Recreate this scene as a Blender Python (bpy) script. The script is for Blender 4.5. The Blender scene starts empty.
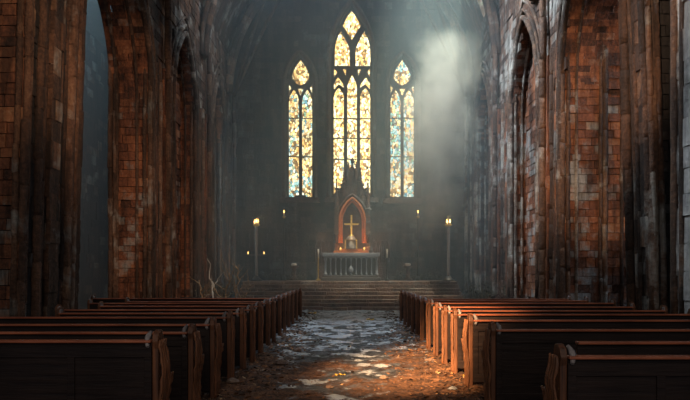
import bpy, math, random
from mathutils import Vector, Matrix, noise
random.seed(7)
PI = math.pi
S = bpy.context.scene
COL = S.collection
F = 600.0                      # focal length in pixels of the 690 wide frame
CAMZ = 1.46

def rnd(a, b): return random.uniform(a, b)
def fx(px, d): return (px - 350.0) / F * d          # measured size across, at distance d
def fz(py, d): return CAMZ + (272.0 - py) / F * d   # measured height, at distance d

# ------------------------------------------------------------------ mesh builder
class MB:
    def __init__(s): s.v = []; s.f = []; s.t = []; s.sm = []
    def face(s, idx, tone=.5, smooth=False): s.f.append(tuple(idx)); s.t.append(tone); s.sm.append(smooth)
    def box(s, x0, x1, y0, y1, z0, z1, tone=.5, M=None, skip=''):
        b = len(s.v)
        for z in (z0, z1):
            for (x, y) in ((x0, y0), (x1, y0), (x1, y1), (x0, y1)):
                p = Vector((x, y, z))
                s.v.append(M @ p if M else p)
        for key, q in (('b', (3, 2, 1, 0)), ('t', (4, 5, 6, 7)), ('f', (0, 1, 5, 4)), ('r', (1, 2, 6, 5)), ('k', (2, 3, 7, 6)), ('l', (3, 0, 4, 7))):
            if key not in skip: s.face([b + i for i in q], tone)
        return s
    def prism(s, pts, o, u, v, n, depth, tone=.5):
        """polygon pts (a, b) in the plane o + a*u + b*v, given thickness along n"""
        o, u, v, n = Vector(o), Vector(u), Vector(v), Vector(n)
        b = len(s.v); k = len(pts)
        for dd in (0, depth):
            for (a, c) in pts: s.v.append(o + a * u + c * v + n * dd)
        s.face(range(b, b + k), tone); s.face(range(b + 2 * k - 1, b + k - 1, -1), tone)
        for i in range(k):
            j = (i + 1) % k
            s.face((b + j, b + i, b + k + i, b + k + j), tone)
        return s
    def tube(s, pts, rad, seg=8, tone=.5, jit=0, cap=True, smooth=True, closed=False, tonef=None):
        pts = [Vector(p) for p in pts]; n = len(pts); b = len(s.v)
        prev = None
        for i, p in enumerate(pts):
            if closed: d = pts[(i + 1) % n] - pts[i - 1]
            else: d = pts[min(i + 1, n - 1)] - pts[max(i - 1, 0)]
            d = d.normalized() if d.length > 1e-9 else Vector((0, 0, 1))
            if prev is None:
                a = Vector((0, 1, 0)) if abs(d.y) < .9 else Vector((1, 0, 0))
                prev = (a - d * a.dot(d)).normalized()
            else:
                prev = (prev - d * prev.dot(d)).normalized()
            c = d.cross(prev)
            r = rad[i] if isinstance(rad, (list, tuple)) else rad
            for k in range(seg):
                th = 2 * PI * k / seg; rr = r * (1 + rnd(-jit, jit))
                s.v.append(p + prev * math.cos(th) * rr + c * math.sin(th) * rr)
        m = n if closed else n - 1
        for i in range(m):
            i2 = (i + 1) % n
            for k in range(seg):
                k2 = (k + 1) % seg
                s.face((b + i * seg + k, b + i * seg + k2, b + i2 * seg + k2, b + i2 * seg + k), tonef(i) if tonef else tone, smooth)
        if cap and not closed:
            s.face([b + k for k in reversed(range(seg))], tone); s.face([b + (n - 1) * seg + k for k in range(seg)], tone)
        return s
    def lathe(s, prof, o=(0, 0, 0), seg=14, tone=.5, smooth=True):
        b = len(s.v); o = Vector(o)
        for (r, z) in prof:
            for k in range(seg):
                th = 2 * PI * k / seg
                s.v.append(o + Vector((r * math.cos(th), r * math.sin(th), z)))
        for i in range(len(prof) - 1):
            for k in range(seg):
                k2 = (k + 1) % seg
                s.face((b + i * seg + k, b + i * seg + k2, b + (i + 1) * seg + k2, b + (i + 1) * seg + k), tone, smooth)
        s.face([b + k for k in reversed(range(seg))], tone); s.face([b + (len(prof) - 1) * seg + k for k in range(seg)], tone)
        return s
    def rough(s, amp, sc=3.0):
        for i, p in enumerate(s.v):
            n = noise.noise_vector(Vector(p) * sc)
            s.v[i] = Vector(p) + n * amp
        return s
    def build(s, name, m, parent=None, bevel=0):
        me = bpy.data.meshes.new(name)
        me.from_pydata([tuple(p) for p in s.v], [], s.f)
        a = me.attributes.new('tone', 'FLOAT', 'FACE')
        a.data.foreach_set('value', s.t)
        me.polygons.foreach_set('use_smooth', s.sm)
        me.materials.append(m); me.update()
        o = bpy.data.objects.new(name, me); COL.objects.link(o)
        if parent: o.parent = parent
        if bevel:
            md = o.modifiers.new('b', 'BEVEL'); md.width = bevel; md.segments = 2; md.limit_method = 'ANGLE'
        return o

def tag(o, label=None, cat=None, group=None, kind=None):
    if label: o['label'] = label
    if cat: o['category'] = cat
    if group: o['group'] = group
    if kind: o['kind'] = kind
    return o
def empty(name, loc=(0, 0, 0), rz=0):
    o = bpy.data.objects.new(name, None); COL.objects.link(o); o.location = loc; o.rotation_euler = (0, 0, rz); o.empty_display_size = .1
    return o

# ------------------------------------------------------------------ materials
class NT:
    def __init__(s, name):
        s.m = bpy.data.materials.new(name); s.m.use_nodes = True; s.t = s.m.node_tree; s.t.nodes.clear()
        s.out = s.n('ShaderNodeOutputMaterial')
    def n(s, kind, **kw):
        x = s.t.nodes.new(kind)
        for k, v in kw.items():
            if k.startswith('i_'):
                key = k[2:]; key = int(key) if key.isdigit() else key
                x.inputs[key].default_value = v
            else: setattr(x, k, v)
        return x
    def l(s, a, b): s.t.links.new(a, b)
    def noise(s, vec, scale, detail=5, rough=.6, out='Fac'):
        x = s.n('ShaderNodeTexNoise'); x.inputs['Scale'].default_value = scale; x.inputs['Detail'].default_value = detail; x.inputs['Roughness'].default_value = rough
        s.l(vec, x.inputs['Vector']); return x.outputs[out]
    def ramp(s, fac, stops, interp='LINEAR'):
        x = s.n('ShaderNodeValToRGB'); x.color_ramp.interpolation = interp
        e = x.color_ramp.elements
        while len(e) < len(stops): e.new(.5)
        for i, (p, c) in enumerate(stops): e[i].position = p; e[i].color = (c, c, c, 1) if isinstance(c, (int, float)) else (*c, 1)
        s.l(fac, x.inputs[0]); return x.outputs[0]
    def math(s, op, a, b=None, clamp=False):
        x = s.n('ShaderNodeMath', operation=op, use_clamp=clamp)
        for i, q in enumerate((a, b)):
            if q is None: continue
            if isinstance(q, (int, float)): x.inputs[i].default_value = q
            else: s.l(q, x.inputs[i])
        return x.outputs[0]
    def mix(s, fac, a, b, mode='MIX'):
        x = s.n('ShaderNodeMix', data_type='RGBA', blend_type=mode)
        for k, q in ((0, fac), (6, a), (7, b)):
            if isinstance(q, (int, float)): x.inputs[k].default_value = q if k == 0 else (q, q, q, 1)
            elif isinstance(q, tuple): x.inputs[k].default_value = (*q, 1)
            else: s.l(q, x.inputs[k])
        return x.outputs[2]
    def bsdf(s, color, rough=.8, bump=None, bs=.5, bd=.02, metal=0, spec=.5):
        p = s.n('ShaderNodeBsdfPrincipled')
        for key, q in (('Base Color', color), ('Roughness', rough), ('Metallic', metal), ('Specular IOR Level', spec)):
            if isinstance(q, tuple): p.inputs[key].default_value = (*q, 1)
            elif isinstance(q, (int, float)): p.inputs[key].default_value = q
            else: s.l(q, p.inputs[key])
        if bump is not None:
            b = s.n('ShaderNodeBump'); b.inputs['Strength'].default_value = bs; b.inputs['Distance'].default_value = bd
            s.l(bump, b.inputs['Height']); s.l(b.outputs[0], p.inputs['Normal'])
        s.l(p.outputs[0], s.out.inputs[0]); return p

def mat_stone(name, stops, grey=(.30, .30, .29), greyness=.35, soot=.55, bump=.7, rough=.82, lowgrey=None):
    t = NT(name)
    pos = t.n('ShaderNodeNewGeometry').outputs['Position']
    tone = t.n('ShaderNodeAttribute', attribute_name='tone').outputs['Fac']
    fine = t.noise(pos, 14, 6, .7); mid = t.noise(pos, 2.2, 5, .65); big = t.noise(pos, .45, 4, .6)
    k = t.math('ADD', t.math('MULTIPLY', tone, .62), t.math('MULTIPLY', t.math('SUBTRACT', fine, .28), .85))
    base = t.ramp(k, stops)
    # pale lime weathering in ragged patches
    g = t.math('ADD', big, t.math('MULTIPLY', t.math('SUBTRACT', mid, .5), .9))
    g = t.math('ADD', g, t.math('MULTIPLY', t.math('SUBTRACT', tone, .5), .35))
    gm = t.ramp(g, [(max(0, .72 - greyness * .5), 0), (min(1, .86 - greyness * .4), 1)])
    gc = t.mix(fine, tuple(c * .45 for c in grey), tuple(min(1, c * 1.35) for c in grey))
    base = t.mix(gm, base, gc)
    # soot and damp stains, streaked down the wall
    mp = t.n('ShaderNodeMapping'); mp.inputs['Scale'].default_value = (1.6, 1.6, .22); t.l(pos, mp.inputs[0])
    st = t.noise(mp.outputs[0], 1.5, 6, .7)
    sm = t.ramp(st, [(.40, 1 - soot), (.58, 1)])
    base = t.mix(1.0, base, sm, 'MULTIPLY')
    bm = t.math('ADD', t.math('MULTIPLY', fine, .7), mid)
    t.bsdf(base, rough, bm, bump, .10)
    return t.m

BRICKS = [(.12, (.022, .012, .010)), (.30, (.10, .042, .024)), (.5, (.22, .080, .038)), (.68, (.32, .125, .055)), (.85, (.40, .21, .11)), (1, (.40, .32, .24))]
DARKB = [(.1, (.02, .013, .011)), (.4, (.085, .042, .027)), (.65, (.17, .082, .046)), (.85, (.25, .14, .085)), (1, (.3, .23, .17))]
MID = [(.1, (.02, .015, .012)), (.4, (.085, .047, .030)), (.65, (.20, .11, .065)), (.85, (.32, .21, .13)), (1, (.42, .35, .27))]
BAR = [(.1, (.018, .013, .011)), (.4, (.075, .040, .026)), (.62, (.17, .085, .048)), (.85, (.28, .17, .10)), (1, (.38, .30, .22))]
M = {}
M['brick'] = mat_stone('red_brick', BRICKS, (.30, .29, .27), .24, .8)
M['groove_shade'] = mat_stone('groove_shade_stone', [(.1, (.010, .010, .011)), (.6, (.030, .026, .025)), (1, (.09, .06, .045))], (.12, .12, .12), .15, .7)  # near-black colour paints in the shade of the pier grooves
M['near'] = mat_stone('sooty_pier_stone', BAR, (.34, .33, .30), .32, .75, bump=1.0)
M['shaft'] = mat_stone('rusty_shaft_stone', MID, (.34, .33, .30), .3, .75)
M['shaft_grey'] = mat_stone('pale_shaft_stone', MID, (.44, .44, .41), .48, .75)
M['brick_worn'] = mat_stone('lime_stained_brick', BRICKS, (.34, .35, .35), .33, .75)
M['upper'] = mat_stone('upper_wall_stone', DARKB, (.36, .36, .34), .42, .75)
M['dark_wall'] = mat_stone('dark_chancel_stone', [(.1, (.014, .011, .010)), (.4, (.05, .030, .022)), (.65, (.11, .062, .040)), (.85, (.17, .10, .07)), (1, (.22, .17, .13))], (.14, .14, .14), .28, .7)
M['step'] = mat_stone('worn_step_stone', [(.1, (.08, .05, .036)), (.5, (.26, .16, .11)), (1, (.42, .28, .19))], (.36, .31, .28), .25, .45, rough=.6)
M['grey_rock'] = mat_stone('grey_rough_stone', [(.1, (.10, .10, .11)), (.5, (.34, .35, .36)), (1, (.62, .63, .62))], (.62, .63, .63), .9, .5, 1.0)
M['carved'] = mat_stone('carved_reredos_stone', DARKB, (.2, .19, .18), .25, .5)
M['mortar'] = mat_stone('dark_mortar', [(.1, (.02, .016, .014)), (1, (.07, .05, .04))], (.1, .1, .1), .2, .5)

def mat_wood(name, c0, c1, rough=.45, sc=1.0, grey=None, axis='X', spec=.5):
    t = NT(name)
    pos = t.n('ShaderNodeNewGeometry').outputs['Position']
    mp = t.n('ShaderNodeMapping'); mp.inputs['Scale'].default_value = (.8, 12, 12) if axis == 'X' else (14, 14, .9); t.l(pos, mp.inputs[0])
    g = t.noise(mp.outputs[0], 2.2 * sc, 6, .65)
    b = t.noise(pos, 1.7, 4, .6)
    col = t.mix(t.ramp(g, [(.3, 0), (.7, 1)]), c0, c1)
    col = t.mix(1.0, col, t.ramp(b, [(.3, .45), (.65, 1.0)]), 'MULTIPLY')
    if grey:
        col = t.mix(t.ramp(t.noise(pos, 7, 5, .7), [(.52, 0), (.66, 1)]), col, grey)
    rr = t.ramp(g, [(.2, rough - .12), (.8, rough + .2)])
    t.bsdf(col, rr, g, .6, .01, spec=spec)
    return t.m
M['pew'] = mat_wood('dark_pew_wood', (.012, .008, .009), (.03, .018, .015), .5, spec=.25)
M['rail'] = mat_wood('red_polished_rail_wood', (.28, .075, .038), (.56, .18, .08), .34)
M['end'] = mat_wood('worn_pew_end_wood', (.05, .02, .011), (.24, .09, .036), .55, axis='Z')
M['carve'] = mat_wood('carved_pew_trim_wood', (.07, .028, .014), (.36, .14, .055), .55, axis='Z')
M['worn'] = mat_wood('bleached_grey_wood', (.14, .13, .14), (.42, .38, .37), .6, axis='Z')
M['branch'] = mat_wood('dry_branch_bark', (.28, .18, .10), (.62, .45, .28), .8, axis='Z')
M['birch'] = mat_wood('pale_birch_bark', (.45, .43, .38), (.85, .82, .74), .7, axis='Z')

def simple(name, col, rough=.6, metal=0, bs=.3, sc=20, var=.5):
    t = NT(name); pos = t.n('ShaderNodeNewGeometry').outputs['Position']
    n = t.noise(pos, sc, 5, .6)
    c = t.mix(n, tuple(x * (1 - var) for x in col), tuple(min(1, x * (1 + var)) for x in col))
    t.bsdf(c, rough, n, bs, .01, metal); return t.m
M['gold'] = simple('gilded_brass', (.85, .5, .12), .38, .45, .1)
M['altar'] = simple('pale_altar_stone', (.26, .28, .31), .6)
M['altar_dark'] = simple('altar_panel_stone', (.10, .085, .075), .7)
M['silver'] = simple('tarnished_silver', (.17, .14, .12), .5, .2)
M['iron'] = simple('black_iron', (.05, .045, .04), .5, .7)
M['wax'] = simple('old_wax', (.62, .56, .48), .5)
M['pole'] = simple('weathered_candle_post', (.27, .22, .19), .6)
M['ochre'] = simple('ochre_arch_moulding', (.55, .16, .035), .55)
M['leaf'] = simple('yellow_fallen_leaf', (.75, .42, .07), .6)
M['rag'] = simple('pale_crumpled_scrap', (.6, .58, .55), .7)

def mat_tone(name, stops, rough=.8):
    t = NT(name); tone = t.n('ShaderNodeAttribute', attribute_name='tone').outputs['Fac']
    t.bsdf(t.ramp(tone, stops), rough); return t.m
M['litter'] = mat_tone('leaf_litter', [(0, (.03, .02, .015)), (.4, (.10, .05, .028)), (.7, (.22, .10, .045)), (.9, (.42, .19, .07)), (1, (.5, .33, .17))])
M['plant'] = mat_tone('dry_undergrowth', [(0, (.02, .022, .016)), (.6, (.06, .06, .035)), (1, (.16, .12, .07))])

def mat_emit(name, col, strength):
    t = NT(name); e = t.n('ShaderNodeEmission'); e.inputs[0].default_value = (*col, 1); e.inputs[1].default_value = strength
    t.l(e.outputs[0], t.out.inputs[0]); return t.m
M['flame'] = mat_emit('candle_flame', (1, .52, .14), 9)

def mat_glass(name, seed, cool, strength):
    """lit stained glass: small leaded cells of gold, cream, rust, blue and green, with dark cames and painted strokes"""
    t = NT(name)
    tc = t.n('ShaderNodeTexCoord').outputs['Object']
    mp = t.n('ShaderNodeMapping'); mp.inputs['Location'].default_value = (seed, 0, seed * .7); mp.inputs['Scale'].default_value = (1.25, .0, .9); t.l(tc, mp.inputs[0])
    wob = t.noise(mp.outputs[0], 3.5, 3, .6, out='Color')
    vv = t.mix(.10, mp.outputs[0], wob, 'ADD')
    v = t.n('ShaderNodeTexVoronoi', feature='F1'); v.inputs['Scale'].default_value = 8; t.l(vv, v.inputs['Vector'])
    ve = t.n('ShaderNodeTexVoronoi', feature='DISTANCE_TO_EDGE'); ve.inputs['Scale'].default_value = 8; t.l(vv, ve.inputs['Vector'])
    sep = t.n('ShaderNodeSeparateColor'); t.l(v.outputs['Color'], sep.inputs[0])
    big = t.noise(mp.outputs[0], 1.6, 4, .65)
    k = t.math('ADD', t.math('MULTIPLY', sep.outputs[0], .55), t.math('MULTIPLY', big, .6))
    warm = t.ramp(k, [(.28, (.09, .055, .022)), (.40, (.30, .17, .05)), (.47, (.80, .50, .14)), (.58, (1, .76, .30)), (.75, (1, .88, .50)), (.95, (1, .95, .74))])
    cold = t.ramp(sep.outputs[1], [(0, (.08, .26, .32)), (.2, (.28, .55, .56)), (.45, (.55, .78, .76)), (.62, (.22, .40, .26)), (.75, (.88, .92, .72)), (.9, (.75, .42, .15))], 'CONSTANT')
    band = t.noise(mp.outputs[0], .8, 3, .6)
    sx = t.n('ShaderNodeSeparateXYZ'); t.l(tc, sx.inputs[0])
    low = t.math('MULTIPLY', t.math('SUBTRACT', 10.0, sx.outputs[2]), .03)      # cooler panes in the lower registers
    cz = t.math('ADD', t.math('ADD', band, t.math('MULTIPLY', sep.outputs[2], .25)), low)
    cm = t.ramp(cz, [(.90 - cool * .36, 0), (.96 - cool * .36, 1)])
    col = t.mix(cm, warm, cold)
    mp2 = t.n('ShaderNodeMapping'); mp2.inputs['Scale'].default_value = (2.2, 0, .8); t.l(mp.outputs[0], mp2.inputs[0])
    fig = t.noise(mp2.outputs[0], 4.0, 5, .75)
    col = t.mix(t.ramp(fig, [(.51, 0), (.60, .75)]), col, t.mix(sep.outputs[2], (.26, .14, .035), (.15, .17, .08)))
    lead = t.ramp(ve.outputs['Distance'], [(.03, .0), (.09, 1)])
    col = t.mix(1.0, col, lead, 'MULTIPLY')
    e = t.n('ShaderNodeEmission'); e.inputs[1].default_value = strength; t.l(col, e.inputs[0])
    t.l(e.outputs[0], t.out.inputs[0]); return t.m
M['glass_centre'] = mat_glass('amber_stained_glass', 3.1, .16, 3.8)
M['glass_left'] = mat_glass('amber_blue_stained_glass_a', 11.7, .52, 2.5)
M['glass_right'] = mat_glass('amber_blue_stained_glass_b', 23.4, .68, 2.4)

def mat_floor():
    t = NT('dirt_over_wet_flagstones')
    pos = t.n('ShaderNodeNewGeometry').outputs['Position']
    sx = t.n('ShaderNodeSeparateXYZ'); t.l(pos, sx.inputs[0])
    fine = t.noise(pos, 22, 6, .7); mid = t.noise(pos, 5, 5, .65); big = t.noise(pos, .9, 4, .6)
    dirt = t.ramp(t.math('ADD', t.math('MULTIPLY', fine, .5), t.math('MULTIPLY', mid, .5)), [(.36, (.018, .010, .007)), (.46, (.075, .036, .020)), (.56, (.22, .10, .045)), (.70, (.42, .23, .12))])
    stone = t.ramp(mid, [(.38, (.014, .016, .018)), (.52, (.05, .055, .062)), (.68, (.18, .19, .21))])
    ax = t.math('ABSOLUTE', t.math('ADD', sx.outputs[0], .15))
    far = t.math('MULTIPLY', t.math('SUBTRACT', sx.outputs[1], 9.5), .05)
    k = t.math('SUBTRACT', t.math('ADD', big, far), t.math('MULTIPLY', ax, .13))
    mask = t.ramp(t.math('ADD', k, t.math('MULTIPLY', t.math('SUBTRACT', mid, .5), .5)), [(.36, 0), (.46, 1)])
    col = t.mix(mask, dirt, stone)
    sheen_patch = t.ramp(t.math('ADD', t.noise(pos, 2.3, 6, .6), t.math('MULTIPLY', t.math('SUBTRACT', k, .45), .2)), [(.55, 0), (.575, 1)])
    wet_sheen = t.math('MULTIPLY', sheen_patch, mask)
    col = t.mix(wet_sheen, col, (.50, .55, .60))  # pale grey-blue paints the puddles' reflected light into the colour
    rough = t.mix(wet_sheen, t.ramp(mask, [(0, .85), (1, .5)]), .27)
    bsep = t.n('ShaderNodeBump'); bsep.inputs['Distance'].default_value = .04
    t.l(t.math('ADD', fine, t.math('MULTIPLY', mid, 1.5)), bsep.inputs['Height'])
    t.l(t.math('SUBTRACT', .75, t.math('MULTIPLY', wet_sheen, .55)), bsep.inputs['Strength'])
    p = t.bsdf(col, rough); t.l(bsep.outputs[0], p.inputs['Normal'])
    return t.m
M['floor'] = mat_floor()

# ------------------------------------------------------------------ masonry helpers
def blocks(mb, o, u, n, W, H, course=.22, wmin=.25, wmax=.6, keep=None, clip=None, gap=.014, jit=.018, dep=.06, z0=0, tones=(0, 1), warp=None):
    """courses of separate stones laid on a face: o origin, u along the face, n outward"""
    o, u, n = Vector(o), Vector(u).normalized(), Vector(n).normalized()
    z = z0
    while z < H - .02:
        h = min(course * rnd(.75, 1.3), H - z)
        a = -rnd(0, .2)
        ct = rnd(-.12, .12)
        while a < W - .01:
            w = rnd(wmin, wmax); a0, a1 = max(a, 0), min(a + w, W)
            a += w
            if clip: a0, a1 = clip(a0, a1, z, z + h)
            if a1 - a0 < .04: continue
            if keep and not keep((a0 + a1) / 2, z + h / 2): continue
            d = rnd(-jit, jit) + (rnd(-.05, .02) if random.random() < .08 else 0)
            t = max(0, min(1, random.choice((rnd(tones[0], tones[1]), rnd(tones[0], tones[1]) * .6 + .2)) + ct))
            q = []
            for dd in (-dep, d):
                for (aa, zz) in ((a0 + gap / 2, z + gap / 2), (a1 - gap / 2, z + gap / 2), (a1 - gap / 2, z + h - gap / 2), (a0 + gap / 2, z + h - gap / 2)):
                    p = o + u * aa + n * (dd + (rnd(-.006, .006) if dd == d else 0)); p.z = o.z + zz
                    if warp: p = warp(p)
                    q.append(p)
            b = len(mb.v); mb.v.extend(q)
            flip = u.cross(Vector((0, 0, 1))).dot(n) > 0
            for f in ((4, 5, 6, 7), (0, 1, 5, 4), (1, 2, 6, 5), (2, 3, 7, 6), (3, 0, 4, 7)):
                ff = [b + i for i in f]
                mb.face(ff if flip else ff[::-1], t)
        z += h
    return mb

def shaft(mb, x, y, r, z0, z1, warp=None, seg=9):
    """stacked drums with worn joints"""
    pts = []; rad = []; tones = []; z = z0; bt = rnd(.2, .75)
    while z < z1 - .05:
        h = min(rnd(.35, 1.2), z1 - z); rr = r * rnd(.9, 1.06); jx, jy = rnd(-.012, .012), rnd(-.012, .012); t = min(1, max(0, bt + rnd(-.22, .22)))
        for (q, k) in ((.012, .86), (.03, 1), (h * .2, rnd(.92, 1.04)), (h * .4, rnd(.92, 1.04)), (h * .6, rnd(.9, 1.05)), (h * .8, rnd(.92, 1.04)), (h - .02, 1), (h - .004, .86)):
            p = Vector((x + jx, y + jy, z + q)); pts.append(warp(p) if warp else p); rad.append(rr * k); tones.append(t)
        z += h
    mb.tube(pts, rad, seg, jit=.09, tonef=lambda i: tones[i])
    return mb

class Arch:
    def __init__(s, y0, y1, zs, za):
        s.c = (y0 + y1) / 2; s.w = (y1 - y0) / 2; s.zs = zs; h = za - zs; s.R = (s.w ** 2 + h ** 2) / (2 * s.w); s.za = za; s.y0 = y0; s.y1 = y1
    def z(s, y):
        t = abs(y - s.c)
        if t >= s.w: return -1
        xx = s.R - s.w + t; return s.zs + math.sqrt(max(0, s.R ** 2 - xx ** 2))
    def pts(s, off=0, n=14):
        """curve from the y0 spring over the apex to the y1 spring, widened by off"""
        R = s.R + off; cc = s.R - s.w
        tm = math.acos(max(-1, min(1, cc / R)))
        a = [(s.c + cc - R * math.cos(tm * i / n), s.zs + R * math.sin(tm * i / n)) for i in range(n + 1)]
        return a + [(2 * s.c - p, z) for (p, z) in reversed(a[:-1])]

# ------------------------------------------------------------------ nave side walls
STD = ((0.0, .0, .075), (.05, -.03, .04), (.30, .0, .055), (.36, .02, .09), (.42, .0, .05), (.55, .17, .10), (.69, .0, .05), (.75, .02, .08), (.98, .0, .075))
SPEC = {0: (STD, ((.17, .17, .05), (.555, .2, .11), (.87, .14, .05))),
 (-1, 0): (((0, 0, .07), (.06, .0, .04), (.20, .04, .085), (.27, .03, .05), (.33, .0, .035), (.66, -.02, .04), (.73, .0, .05), (.79, .05, .10), (.86, .06, .05), (.93, .06, .055), (1.0, .06, .075), (1.04, -.02, .05)), ((.47, .2, .10),)),
 (1, 1): (((0, .0, .06), (.12, .05, .07), (.5, .06, .05), (.56, .0, .04), (.87, .02, .05), (.93, .07, .10), (1.01, .08, .06)), ((.31, .3, .07),))}
LX, TH, TOP, VS = 5.6, 1.12, 11.6, 9.9
def side(sgn, piers, arches, wname, shaft_mats, extra, TH):
    word = 'left' if sgn < 0 else 'right'
    core = MB(); face = MB()
    X0, X1 = LX, LX + TH
    for a in arches:                                   # wall over each arch: solid core with soffit
        n = 12; pts = a.pts(0, n)
        for i in range(len(pts) - 1):
            (ya, za), (yb, zb) = pts[i], pts[i + 1]
            b = len(core.v)
            for xx in (X0 + .05, X1):
                for (yy, zz) in ((ya, za), (yb, zb), (yb, TOP), (ya, TOP)): core.v.append(Vector((sgn * xx, yy, zz)))
            core.face((b, b + 1, b + 2, b + 3), .4); core.face((b + 7, b + 6, b + 5, b + 4), .4)
        # soffit stones
        L = 0
        ring = a.pts(0, 26)
        for i in range(len(ring) - 1):
            (ya, za), (yb, zb) = ring[i], ring[i + 1]
            xx = X0
            while xx < X1 - .02:
                w = min(rnd(.25, .5), X1 - xx); d = rnd(-.015, .02)
                b = len(core.v)
                nn = Vector((0, a.c - (ya + yb) / 2, a.zs - (za + zb) / 2 - .5)).normalized() * d
                for (xq, yq, zq) in ((xx + .01, ya, za), (xx + w - .01, ya, za), (xx + w - .01, yb, zb), (xx + .01, yb, zb)):
                    core.v.append(Vector((sgn * xq, yq, zq)) + nn)
                core.face((b, b + 1, b + 2, b + 3), rnd(.1, .9)); xx += w
    y0 = piers[0][0]; y1 = 29.3
    for (p0, p1) in piers: core.box(min(sgn * (X0 + .05), sgn * (X1 - .05)), max(sgn * (X0 + .05), sgn * (X1 - .05)), p0 + .05, p1 - .05, 7.4, TOP, .3)
    def keep(a, z):
        y = y0 + a
        if z < 7.3:
            if any(p0 < y < p1 for (p0, p1) in piers): return False
        for ar in arches:
            if ar.y0 <= y <= ar.y1 and z < ar.z(y) + .05: return False
        return z > 5
    blocks(face, (sgn * LX, y0, 0), (0, 1, 0), (-sgn, 0, 0), y1 - y0, TOP, .25, .3, .7, keep, tones=(.1, .9))
    w = core.build(wname, M['brick']); tag(w, kind='structure')
    face.build('wall_facing', M['upper'], w)
    for k, a in enumerate(arches):                     # moulded ribs round each arch
        for (xo, off, r) in ((-.04, .04, .085), (-.03, .26, .06), (-.02, .5, .05), (.36, -.01, .045), (TH - .2, -.01, .05)):
            cv = a.pts(off, 16); st = [a.zs * q / 9 + .5 * (1 - q / 9) for q in range(9)]
            if off < .3: cv = [(cv[0][0], q) for q in st] + cv + [(cv[-1][0], q) for q in reversed(st)]
            L_ = sgn * (LX + xo)
            def lean_at(y, z): return -sgn * .2 * max(0, z / 7.2) ** 1.4 if (k == (0 if sgn < 0 else 1) and y < a.c and z < 7.3) else 0
            rb = MB(); pts = [(L_ + lean_at(y, z), y, z) for (y, z) in cv]
            b_ = rnd(.3, .6); rt = [b_ + rnd(-.2, .2) for _ in range(60)]
            rb.tube(pts, [r * rnd(.85, 1.1) for _ in pts], 7, jit=.08, tonef=lambda i: rt[i]); rb.build('arch_rib', M[shaft_mats[min(k + 1, len(shaft_mats) - 1)]], w)
    # piers
    for k, (p0, p1) in enumerate(piers):
        lean = .2 if k == extra else 0
        def warp(p, lean=lean): return Vector((p.x - sgn * lean * max(0, p.z / 7.2) ** 1.4, p.y, p.z))
        lab, mat, bm = labels[(sgn, k)]
        T = empty('clustered_pier', (0, 0, 0)); tag(T, lab, 'pier', 'clustered piers of the nave')
        H = 7.5 if k == 0 else 7.5
        m = MB()
        bx0, bx1 = sorted((sgn * (LX + .05), sgn * (X1 - .05)))
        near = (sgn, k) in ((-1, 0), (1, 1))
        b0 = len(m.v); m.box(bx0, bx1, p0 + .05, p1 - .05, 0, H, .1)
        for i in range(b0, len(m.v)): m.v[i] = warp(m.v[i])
        m.build('core', M['groove_shade'] if near else bm, T); m = MB()
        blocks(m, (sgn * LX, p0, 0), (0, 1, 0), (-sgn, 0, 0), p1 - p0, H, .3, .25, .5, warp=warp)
        m.build('nave_facing', M['groove_shade'] if near else bm, T); m = MB()
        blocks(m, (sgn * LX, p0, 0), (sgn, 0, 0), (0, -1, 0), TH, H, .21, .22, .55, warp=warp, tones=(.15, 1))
        m.build('jamb_facing', M['groove_shade'] if (sgn, k) == (1, 1) else M['brick'] if (sgn, k) == (-1, 0) else bm, T); m = MB()  # dark jamb colour stands in for the shade of the narrow gap
        blocks(m, (sgn * LX, p1, 0), (sgn, 0, 0), (0, 1, 0), TH, H, .3, .3, .6, warp=warp)
        blocks(m, (sgn * X1, p0, 0), (0, 1, 0), (sgn, 0, 0), p1 - p0, H, .3, .3, .6, warp=warp)
        m.build('masonry', bm, T)
        Lp = p1 - p0
        shs, pls = SPEC.get((sgn, k), SPEC[0])
        for (fr, pr, r) in shs or ((0.0, .0, .075), (.05, -.03, .04), (.30, .0, .055), (.36, .02, .09), (.42, .0, .05), (.55, .17, .10), (.69, .0, .05), (.75, .02, .08), (.98, .0, .075)):
            s_ = MB(); shaft(s_, sgn * (LX - pr), p0 + fr * Lp, r, .5, VS if r > .095 else H + .1, warp)
            s_.build('shaft', mat, T)
        for (fr, w_, pr) in pls:   # flat pilaster strips laid in courses
            s_ = MB(); ya, yb = p0 + (fr - w_ / 2) * Lp, p0 + (fr + w_ / 2) * Lp
            b0 = len(s_.v); xs_ = sorted((sgn * (LX - pr + .03), sgn * (LX + .1))); s_.box(xs_[0], xs_[1], ya + .03, yb - .03, .5, H, .1)
            for i in range(b0, len(s_.v)): s_.v[i] = warp(s_.v[i])
            blocks(s_, (sgn * (LX - pr), ya, 0), (0, 1, 0), (-sgn, 0, 0), yb - ya, H, .45, .3, .6, warp=warp, z0=.5, tones=(.2, .9))
            blocks(s_, (sgn * (LX - pr), ya, 0), (sgn, 0, 0), (0, -1, 0), pr + .05, H, .45, .3, .6, warp=warp, z0=.5, tones=(.2, .9))
            s_.build('pilaster', bm, T)
        for (lx, r) in ((.13, .055), (.98, .05), (1.1, .07)):
            s_ = MB(); shaft(s_, sgn * (LX + lx), p0 - .03, r, .5, H + .1, warp); s_.build('shaft', mat, T)
        pl = MB()
        for (e, za, zb) in ((.24, 0, .32), (.17, .32, .46), (.1, .46, .56)):
            xs = sorted((sgn * (LX - e - .1), sgn * (X1 + .05)))
            pl.box(xs[0], xs[1], p0 - e, p1 + e * .3, za, zb, rnd(.2, .6))
        pl.build('plinth', M['dark_wall'], T, bevel=.02)
    return w

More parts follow.
